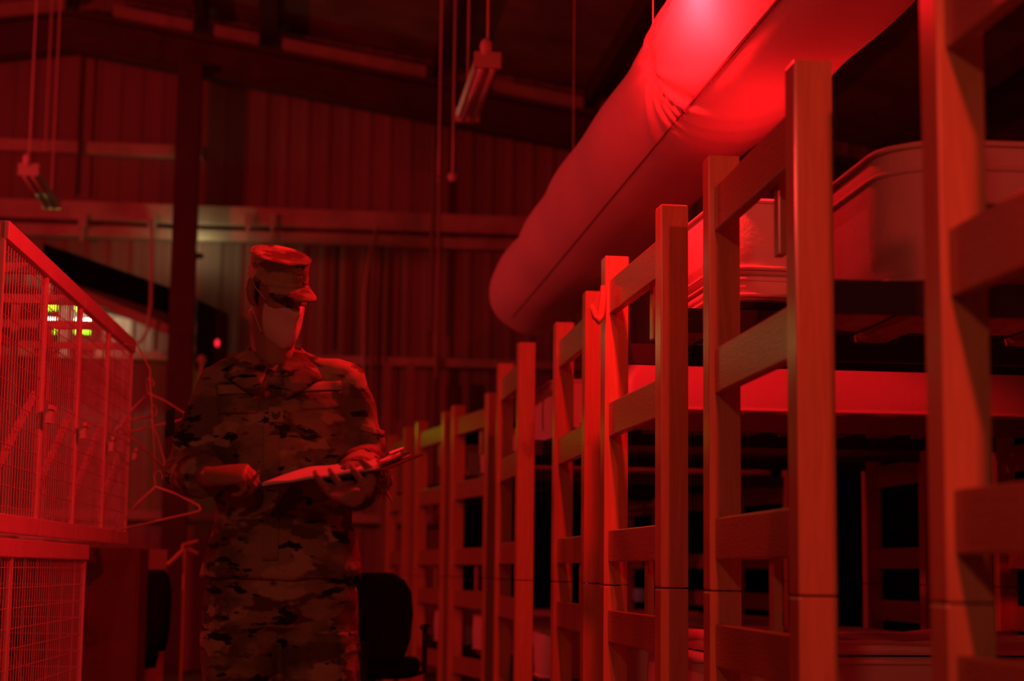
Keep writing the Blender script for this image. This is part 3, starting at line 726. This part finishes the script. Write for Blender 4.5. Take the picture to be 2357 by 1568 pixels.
# head
rings = []
for z, w, f, bk in ((-.118, .030, .050, -.01), (-.105, .043, .078, .01), (-.085, .054, .088, .035), (-.06, .062, .092, .060), (-.03, .067, .093, .080), (0, .071, .092, .092), (.03, .074, .093, .098), (.05, .074, .090, .098), (.072, .067, .078, .086), (.088, .050, .055, .062), (.096, .022, .025, .03)):
    ring = []
    for k in range(32):
        a = 2 * math.pi * k / 32; x = math.sin(a) * w; y = -math.cos(a) * (f if math.cos(a) > 0 else bk)
        if math.cos(a) > .8 and -.01 < z < .04: y += .008 * (1 - abs(z - .01) / .04)
        ring.append(H(x, y, z))
    rings.append(ring)
loft(bm, rings)
tube(bm, [H(0, -.088, .022), H(0, -.100, .0), H(0, -.112, -.022), H(0, -.100, -.034)], [.008, .011, .015, .012], 10)      # nose
for s in (-1, 1):
    tube(bm, [H(s * .075, .004, -.035), H(s * .083, .008, -.015), H(s * .087, .014, .012), H(s * .083, .018, .03), H(s * .076, .006, .034)], [(.007, .005), (.010, .006), (.012, .007), (.011, .006), (.006, .005)], 8)   # ears
    tube(bm, [H(s * .012, -.092, .034), H(s * .033, -.091, .039), H(s * .052, -.078, .034)], .0065, 8)                     # brows
    tube(bm, [H(s * .02, -.088, -.012), H(s * .045, -.078, -.012), H(s * .06, -.055, -.01)], .011, 8)                       # cheeks
tube(bm, [H(-.02, -.094, -.062), H(0, -.099, -.062), H(.02, -.094, -.062)], .0075, 8)                                       # mouth
neck0 = Vector((hx - .004, .012, 1.40)); tube(bm, [neck0, Vector((hx - .002, .0, 1.49)), H(0, .025, -.05)], [(.062, .062), (.056, .056), (.052, .056)], 20)
# trunk
def ell(cx, cy, z, a, b, n=28): return [Vector((cx + math.cos(t) * a, cy + math.sin(t) * b, z)) for t in [2 * math.pi * k / n for k in range(n)]]
cxh = hipc
loft(bm, [ell(cxh, 0, .84, .13, .09), ell(cxh, 0, .95, .145, .10), ell(cxh, 0, 1.08, .13, .09), ell(cxh - .005, 0, 1.22, .145, .10), ell(cxh - .01, 0, 1.33, .16, .105), ell(cxh - .01, 0, 1.40, .13, .08), ell(hx, .01, 1.44, .07, .06)])
# arms
for sh, el, wr in ((shR, elR, wrR), (shL, elL, wrL)):
    inn = Vector((cxh, 0, sh.z - .01)) * .45 + sh * .55
    tube(bm, [inn, sh, (sh + el) / 2, el], [.05, .052, .045, .036], 14)
    tube(bm, [el, el * .6 + wr * .4, wr], [.037, .036, (.024, .024)], 14)
    sph(bm, el, .037)
# hands
PR = frame(wrR, L(575, 1062, -.26) - wrR, (-.12, -.35, .93))
PR = frame(wrR, Vector((.93, -.22, .10)), (-.05, -.55, .84))
palm_mesh(bm, PR)
fingers(bm, PR, None, None, 1, 0, ((52, 62, 34), (60, 68, 38), (66, 72, 40), (72, 72, 42)), (.082, .088, .082, .066), ((.018, .030, -.012), (.046, .050, -.028), (.075, .046, -.040), (.100, .032, -.046)))
# left hand under the board: palm up, fingers round the near edge
PLo = (CB @ Vector((.262, -.045, -.050))) - Vector((SX, SY, 0)); wrL = PLo
dirL = (CB @ Vector((.165, .055, -.026))) - Vector((SX, SY, 0)) - PLo
PL = frame(PLo, dirL, -ez)                      # back of the hand faces down
palm_mesh(bm, PL)
tube(bm, [elL, elL * .55 + PLo * .45 + Vector((0, 0, -.012)), PLo], [.037, .036, .024], 14)
fingers(bm, PL, None, None, -1, 0, ((4, 8, 6), (3, 6, 5), (5, 8, 6), (10, 10, 8)), (.080, .086, .080, .064), ((.0, -.030, .0), (.02, -.052, -.016), (.04, -.062, -.046), (.056, -.050, -.064)))
# fingertips showing over the near edge of the board
for bx, by in ((.165, 0), (.205, 0), (.262, 0)):
    q = [CB @ Vector(v) - Vector((SX, SY, 0)) for v in ((bx + .03, .02, -.028), (bx + .012, -.013, -.020), (bx - .002, -.015, .006), (bx - .018, .010, .015))]
    tube(bm, q, [.0105, .0100, .0090, .0070], 10); sph(bm, q[-1], .0070, seg=8)
# legs
LEG = []
for s in (-1, 1):
    hp = Vector((cxh + s * .088, 0, .88)); kn = Vector((cxh + s * .108, -.02, .49)); an = Vector((cxh + s * .115, .02, .09))
    tube(bm, [hp, hp * .5 + kn * .5, kn, kn * .55 + an * .45, an], [.082, .072, .052, .050, .035], 16); LEG.append((hp, kn, an))
body = link('body', remesh(bm, .0042, 4, .5), MSKIN, man, True)
# eyes, hair
for s in (-1, 1):
    bm = bmesh.new(); sph(bm, H(s * .032, -.077, .014), .0125); e_ = link('eye', bm, MEYE, man, True)
    bm = bmesh.new(); sph(bm, H(s * .033, -.0865, .011), .0055); link('iris', bm, MIRIS, e_, True)
bm = bmesh.new(); rings = []
for z, w, bk in ((-.045, .060, .084), (-.02, .072, .092), (.02, .0765, .099), (.04, .0765, .099)):
    ring = []
    outer = [(math.sin(R(t)) * w, -math.cos(R(t)) * bk) for t in [80 + 200 * k / 26 for k in range(27)]]
    inner = [(x * .93, y * .93) for x, y in outer][::-1]
    rings.append([H(x, y, z) for x, y in outer + inner])
loft(bm, rings); link('hair', bm, MHAIR, man, True)
# cap
cap = None
bm = bmesh.new(); rings = []; nn = 40
def capring(z, a, b, cy=.0, wob=0):
    return [H(math.sin(t) * a * (1 + wob * math.sin(t * 5)), cy - math.cos(t) * b, z - .008 * (-math.cos(t) * -1) * 0) for t in [2 * math.pi * k / nn for k in range(nn)]]
rings = [capring(.036, .078, .099), capring(.040, .0795, .101), capring(.065, .080, .1015, 0, .004), capring(.092, .0795, .100, 0, .009), capring(.106, .081, .102, 0, .006), capring(.110, .078, .098), capring(.107, .060, .078), capring(.103, .03, .04), capring(.102, .004, .005)]
loft(bm, rings); cap = link('cap', bm, MCAP, man, True)
bm = bmesh.new(); tube(bm, [*capring(.108, .0808, .102), capring(.108, .0808, .102)[0]], .0022, 6, False); link('crown_seam', bm, MCAP, cap, True)
bm = bmesh.new()
loft(bm, [capring(.036, .0800, .1015), capring(.037, .0815, .103), capring(.056, .0820, .104), capring(.057, .0795, .1015)], False)
link('cap_band', bm, MCAP, cap, True)
bm = bmesh.new(); nb = 18; tp, bt = [], []
for j in range(7):
    q = j / 6; ra, rb = [], []
    for k in range(nb + 1):
        t = R(-58 + 116 * k / nb); ext = (.066 * q) * max(.0, math.cos(t * 1.50)) ** .55
        x = math.sin(t) * (.079 + ext * .25); y = -math.cos(t) * .1005 - ext
        z = .041 - .016 * q * math.cos(t) - .008 * abs(math.sin(t)) * q - .8 * (x * x) * q
        ra.append(bm.verts.new(H(x, y, z))); rb.append(bm.verts.new(H(x, y, z - .004)))
    tp.append(ra); bt.append(rb)
for j in range(6):
    for k in range(nb):
        bm.faces.new((tp[j][k], tp[j + 1][k], tp[j + 1][k + 1], tp[j][k + 1])); bm.faces.new((bt[j][k], bt[j][k + 1], bt[j + 1][k + 1], bt[j + 1][k]))
for k in range(nb): bm.faces.new((tp[6][k], bt[6][k], bt[6][k + 1], tp[6][k + 1]))
for j in range(6):
    for k in (0, nb): bm.faces.new((tp[j][k], bt[j][k], bt[j + 1][k], tp[j + 1][k]))
link('cap_brim', bm, MCAP, cap, True)
bm = bmesh.new()                                 # rank patch over the brim
for x in (-.012, 0, .012): box(bm, H(x, -.1035, .068), (.007, .004, .014), HM.to_3x3())
link('rank_tab', bm, MTAPE, cap)
# face mask
bm = bmesh.new(); rings = []; nm = 26
rowsm = ((-.013, .074, .050, .098, .0), (-.018, .074, .056, .118, .0), (-.026, .074, .060, .1235, .0), (-.036, .074, .062, .119, .0), (-.052, .073, .062, .1145, 0), (-.072, .069, .061, .1125, 0), (-.092, .060, .056, .108, 0), (-.110, .046, .045, .098, 0), (-.122, .028, .030, .082, 0))
front, back = [], []
for i, (z, w, _, f, _) in enumerate(rowsm):
    ra, rb = [], []
    for k in range(nm + 1):
        t = R(-62 + 124 * k / nm); nosep = math.exp(-(t / .28) ** 2)
        yy = -(f * math.cos(t) ** (.9)) if True else 0
        base = .099 * math.cos(t)
        y = -(base + (f - .099) * nosep * (1.2 if z > -.05 else .9) + .003)
        x = math.sin(t) * (w + .004) * 1.02
        pl = .0035 * math.sin(z * 260) * math.cos(t)
        ra.append(bm.verts.new(H(x, y - pl, z - .006 * math.cos(t) * (z < -.1)))); rb.append(bm.verts.new(H(x * .985, y + .0025 - pl, z)))
    front.append(ra); back.append(rb)
for G, fl in ((front, 0), (back, 1)):
    for i in range(len(G) - 1):
        for k in range(nm):
            q = (G[i][k], G[i][k + 1], G[i + 1][k + 1], G[i + 1][k]); bm.faces.new(q if not fl else q[::-1])
for k in range(nm):
    bm.faces.new((front[0][k], back[0][k], back[0][k + 1], front[0][k + 1])); bm.faces.new((front[-1][k], front[-1][k + 1], back[-1][k + 1], back[-1][k]))
for i in range(len(front) - 1):
    for k in (0, nm): bm.faces.new((front[i][k], front[i + 1][k], back[i + 1][k], back[i][k]))
mask = link('face_mask', bm, MMASK, man, True)
for s in (-1, 1):
    for zA, zE in ((-.002, .030), (-.088, -.020)):
        bm = bmesh.new(); tube(bm, [H(s * .068, -.05, zA), H(s * .0765, -.02, (zA + zE) / 2), H(s * .083, .012, zE)], .0014, 6); link('ear_loop', bm, MELAS, mask, True)
# tee shirt neck
bm = bmesh.new(); loft(bm, [[neck0 + Vector((math.cos(t) * .068, math.sin(t) * .070, z + .022 * math.sin(t))) for t in [2 * math.pi * k / 28 for k in range(28)]] for z in (-.04, .0, .02, .034)]); link('tee_shirt_collar', bm, MTSHIRT, man, True)

# blouse
def folds(scale, amp, str_=(1, 1, 1), seed=0):
    def f(co):
        p = Vector((co.x * scale * str_[0], co.y * scale * str_[1], co.z * scale * str_[2] + seed))
        a = noise.noise(p + Vector((noise.noise(p * .5) * 2, 0, 0)))
        b = 1 - abs(noise.noise(p * 1.9 + Vector((5, 5, 5)))) * 2
        return amp * (a * .8 + b * .5)
    return f
bm = bmesh.new()
loft(bm, [ell(cxh - .002, 0, .925, .205, .132), ell(cxh, 0, .95, .203, .134), ell(cxh, 0, 1.02, .185, .128), ell(cxh - .003, 0, 1.10, .172, .125), ell(cxh - .005, 0, 1.20, .178, .130), ell(cxh - .008, 0, 1.30, .188, .132), ell(cxh - .01, .002, 1.37, .188, .125), ell(cxh - .012, .005, 1.415, .170, .105), ell(hx, .01, 1.45, .118, .084), ell(hx, .012, 1.466, .080, .070)])
for sh, el, wr, sgn in ((shR, elR, wrR, -1), (shL, elL, PLo, 1)):
    inn = Vector((cxh + sgn * .10, .0, 1.395)); shh = sh + Vector((0, 0, .0))
    tube(bm, [inn, shh, sh * .62 + el * .38, sh * .25 + el * .75, el], [.070, .070, .066, .064, .060], 22)
    sph(bm, el, .060)
    tube(bm, [Vector((hx + sgn * .030, .012, 1.466)), Vector((hx + sgn * .075, .010, 1.462)) * .75 + sh * .25, sh + Vector((0, 0, .006))], [.050, .052, .064], 18)
    cu = el * .22 + wr * .78
    tube(bm, [el, el * .55 + wr * .45, cu], [.060, .060, .051], 20)
def cf(co):
    base = folds(9, .0075, (1, 1, .8), 0)(co)
    for sh, el in ((shR, elR), (shL, elL)):
        d = (co - el).length
        if d < .2: base += .008 * math.sin((co.z * 60 + co.x * 25)) * math.exp(-(d / .11) ** 2)
    return base
blouse = link('blouse', remesh(bm, .0085, 5, .5, cf), MCAMO, man, True)
# cuffs
for el, wr, nm_ in ((elR, wrR, 0), (elL, PLo, 1)):
    cu = el * .22 + wr * .78; dcu = (wr - el).normalized(); bm = bmesh.new()
    tube(bm, [cu - dcu * .05, cu + dcu * .004, cu + dcu * .006, cu - dcu * .01], [.054, .053, .046, .044], 24, False); link('cuff', bm, MCAMO2, blouse, True)
# collar flaps, placket, pockets, tapes, patches laid on the chest
from mathutils.bvhtree import BVHTree
bb = bmesh.new(); bb.from_mesh(blouse.data); TREE = BVHTree.FromBMesh(bb)
def on_chest(px, py, off=.004):
    o = Vector((0, 0, HC)) - Vector((SX, SY, 0)); t = L(px, py, 0); d = (t - o).normalized()
    hit = TREE.ray_cast(o, d)
    return (hit[0] if hit[0] else t) - d * off
def patch(name, px, m, off=.004, th=.004, parent=None, sub=6, smooth=True):
    """Cloth patch whose outline (pixels) is laid on the blouse, with thickness."""
    # fill by quad interpolation of 4 corners
    (a, b, c, d_) = px; bm = bmesh.new(); T, Bt = [], []
    for i in range(sub + 1):
        ra, rb = [], []
        for j in range(sub + 1):
            u, v = i / sub, j / sub
            x = (a[0] * (1 - u) + b[0] * u) * (1 - v) + (d_[0] * (1 - u) + c[0] * u) * v
            y = (a[1] * (1 - u) + b[1] * u) * (1 - v) + (d_[1] * (1 - u) + c[1] * u) * v
            ra.append(bm.verts.new(on_chest(x, y, off + th))); rb.append(bm.verts.new(on_chest(x, y, off - .006)))
        T.append(ra); Bt.append(rb)
    for i in range(sub):
        for j in range(sub):
            bm.faces.new((T[i][j], T[i + 1][j], T[i + 1][j + 1], T[i][j + 1])); bm.faces.new((Bt[i][j], Bt[i][j + 1], Bt[i + 1][j + 1], Bt[i + 1][j]))
    for i in range(sub):
        bm.faces.new((T[i][0], Bt[i][0], Bt[i + 1][0], T[i + 1][0])); bm.faces.new((T[i][sub], T[i + 1][sub], Bt[i + 1][sub], Bt[i][sub]))
        bm.faces.new((T[0][i], T[0][i + 1], Bt[0][i + 1], Bt[0][i])); bm.faces.new((T[sub][i], Bt[sub][i], Bt[sub][i + 1], T[sub][i + 1]))
    return link(name, bm, m, parent or blouse, smooth)
patch('placket', ((608, 900), (644, 905), (640, 1290), (604, 1290)), MCAMO2, .003, .003, sub=14)
patch('rank_patch', ((618, 937), (652, 937), (652, 972), (618, 972)), MTAPE, .008, .003)
for i, (xa, ya, xb, yb) in enumerate(((625, 948, 635, 958), (635, 958, 645, 948), (625, 955, 635, 965), (635, 965, 645, 955))):
    bm = bmesh.new(); tube(bm, [on_chest(xa, ya, .014), on_chest(xb, yb, .014)], .0016, 5); link('rank_chevron', bm, MDTAPE, blouse)
patch('name_tape', ((500, 886), (596, 884), (598, 905), (502, 908)), MTAPE, .005, .003)
patch('branch_tape', ((690, 880), (786, 877), (786, 898), (690, 901)), MTAPE, .005, .003)
patch('pocket_flap', ((498, 915), (598, 912), (592, 950), (502, 952)), MCAMO2, .005, .004)
patch('pocket_flap', ((690, 905), (788, 900), (784, 938), (694, 942)), MCAMO2, .005, .004)
patch('sleeve_patch', ((383, 948), (402, 938), (402, 1000), (380, 1008)), MDTAPE, .004, .003)
patch('sleeve_pocket_flap', ((832, 975), (886, 992), (884, 1006), (832, 990)), MCAMO2, .006, .004)
for s, pts in ((-1, ((566, 846), (598, 870), (642, 898), (560, 905))), (1, ((688, 812), (716, 850), (734, 882), (664, 888)))):
    pass
def collar(side):
    """Fold-over collar leaf: stands round the neck and falls onto the chest to a point."""
    bm = bmesh.new(); T = []; n = 16
    for k in range(n + 1):
        q = k / n; a = R(-90 + side * (10 + 150 * q)) ; ca, sa = math.cos(a), math.sin(a)
        top = Vector((hx + ca * .070, .008 + sa * .072, 1.512 + .026 * q - .045 * (1 - q) ** 2))
        drop = .070 if q > .25 else .070 + (.25 - q) * .10
        out = .044 + (.026 * (1 - q))
        bot = Vector((hx + ca * (.073 + out) + side * .012 * (1 - q), .012 + sa * (.078 + out * .9) - (.018 * (1 - q)), top.z - drop))
        mid = (top + bot) / 2 + Vector((ca, sa, 0)) * .010
        inn = top - Vector((ca, sa, 0)) * .004 - Vector((0, 0, .004))
        T.append([inn, top, mid, bot, bot - Vector((ca, sa, 0)) * .004, mid - Vector((ca, sa, 0)) * .005])
    loft(bm, T); link('collar_leaf', bm, MCAMO2, blouse, True)
collar(-1); collar(1)
# trousers
bm = bmesh.new()
loft(bm, [ell(cxh, 0, .80, .155, .105), ell(cxh, 0, .86, .182, .118), ell(cxh, 0, .93, .178, .115), ell(cxh, 0, 1.0, .16, .11)])
for (hp, kn, an), s in zip(LEG, (-1, 1)):
    hp2 = hp + Vector((s * .004, 0, 0))
    tube(bm, [hp2 + Vector((0, 0, .02)), hp2 * .8 + kn * .2, hp * .4 + kn * .6, kn, kn * .5 + an * .5, kn * .15 + an * .85, an + Vector((0, 0, .05))], [(.098, .10), (.100, .10), (.092, .092), (.084, .086), (.084, .084), (.088, .09), (.070, .075)], 24)
trousers = link('trousers', remesh(bm, .0085, 4, .5, folds(8, .0085, (1, 1, .9), 7)), MCAMO2, man, True)
tb = bmesh.new(); tb.from_mesh(trousers.data); TREE = BVHTree.FromBMesh(tb)
patch('cargo_pocket_flap', ((776, 1458), (824, 1452), (832, 1500), (790, 1512)), MCAMO, .012, .004, trousers)
patch('cargo_pocket', ((780, 1462), (822, 1456), (836, 1640), (792, 1650)), MCAMO, .006, .005, trousers)
patch('fly_seam', ((651, 1335), (657, 1335), (659, 1440), (652, 1440)), MCAMO2, .001, .002, trousers)
# boots
for (hp, kn, an), s in zip(LEG, (-1, 1)):
    bm = bmesh.new(); q = an
    tube(bm, [q + Vector((0, 0, .16)), q + Vector((0, 0, .05)), q + Vector((0, .0, .0))], [.052, .050, .052], 18)
    rings = []
    for y, w, h in ((.075, .03, .055), (.05, .042, .075), (0, .046, .09), (-.06, .047, .07), (-.12, .052, .055), (-.17, .047, .045), (-.20, .025, .03)):
        rings.append([Vector((q.x + s * .012 * (-y) * 3 + math.cos(t) * w, q.y + y, max(.004, h * .55 + math.sin(t) * h * .55))) for t in [2 * math.pi * k / 18 for k in range(18)]])
    loft(bm, rings); link('boot', remesh(bm, .006, 3), MTSHIRT, man, True)

# clipboard, paper, pen, crumpled plastic
cb_ = bpy.data.objects.new('clipboard', None); COL.objects.link(cb_); cb_.matrix_world = CB; cb_.empty_display_size = .1
tag(cb_, 'brown clipboard with white paper held level by the soldier', 'clipboard')
bm = bmesh.new(); box(bm, (Lb / 2, .115, -.003), (Lb, .23, .005)); link('board', bm, MBOARD, cb_, bevel=.0015)
bm = bmesh.new(); nx = 20; T = []
for k in range(nx + 1):
    x = .004 + (.296) * k / nx; lift = .004 * (1 - k / nx) ** 2 + .0015 * math.sin(k * .9)
    T.append([Vector((x, .006, .0005 + lift * .3)), Vector((x, .006, .005 + lift)), Vector((x, .11, .006 + lift)), Vector((x, .222, .005 + lift)), Vector((x, .222, .0005 + lift * .3)), Vector((x, .11, .0005))])
loft(bm, T); link('paper_pad', bm, MPAPER, cb_)
bm = bmesh.new(); box(bm, (.305, .115, .010), (.03, .13, .004)); tube(bm, [(.292, .055, .016), (.292, .175, .016)], .005, 8); tube(bm, [(.292, .07, .016), (.315, .075, .026), (.315, .155, .026), (.292, .16, .016)], .0025, 6); link('metal_clip', bm, MCHROME, cb_)
q0 = PR @ Vector((.060, .052, -.010)); 
pa = L(603, 1064, -.30); fing = PR @ Vector((.100, .030, -.034))
dpen = (pa - fing).normalized()
bm = bmesh.new(); A = Vector((SX, SY, 0))
tube(bm, [A + fing - dpen * .09, A + fing + dpen * .035], .0042, 8); o = tube(bm, [A + fing + dpen * .035, A + fing + dpen * .048], [.0042, .001], 8)
tag(link('pen', bm, MPEN, smooth=True), 'slim pen held in the soldier\'s right hand above the clipboard', 'pen')
bm = bmesh.new(); ctr = L(882, 1105, -.22) + A
g = bmesh.ops.create_icosphere(bm, subdivisions=4, radius=1)['verts']
for v in g:
    n_ = v.co.normalized(); k = .8 + .35 * noise.noise(n_ * 2.6) + .22 * abs(noise.noise(n_ * 5 + Vector((3, 1, 2))))
    v.co = Vector((n_.x * .024, n_.y * .020, n_.z * .040)) * k + ctr
    if n_.z < -.3: v.co.x += .012 * noise.noise(n_ * 6)
for a in (-.3, .1, .5):
    tube(bm, [ctr + Vector((0, 0, -.02)), ctr + Vector((a * .05, -.005, -.055))], [.006, .0012], 5)
tag(link('crumpled_wrapper', bm, MPLAST), 'crumpled clear plastic wrapper hanging at the clipboard\'s right end', 'wrapper')
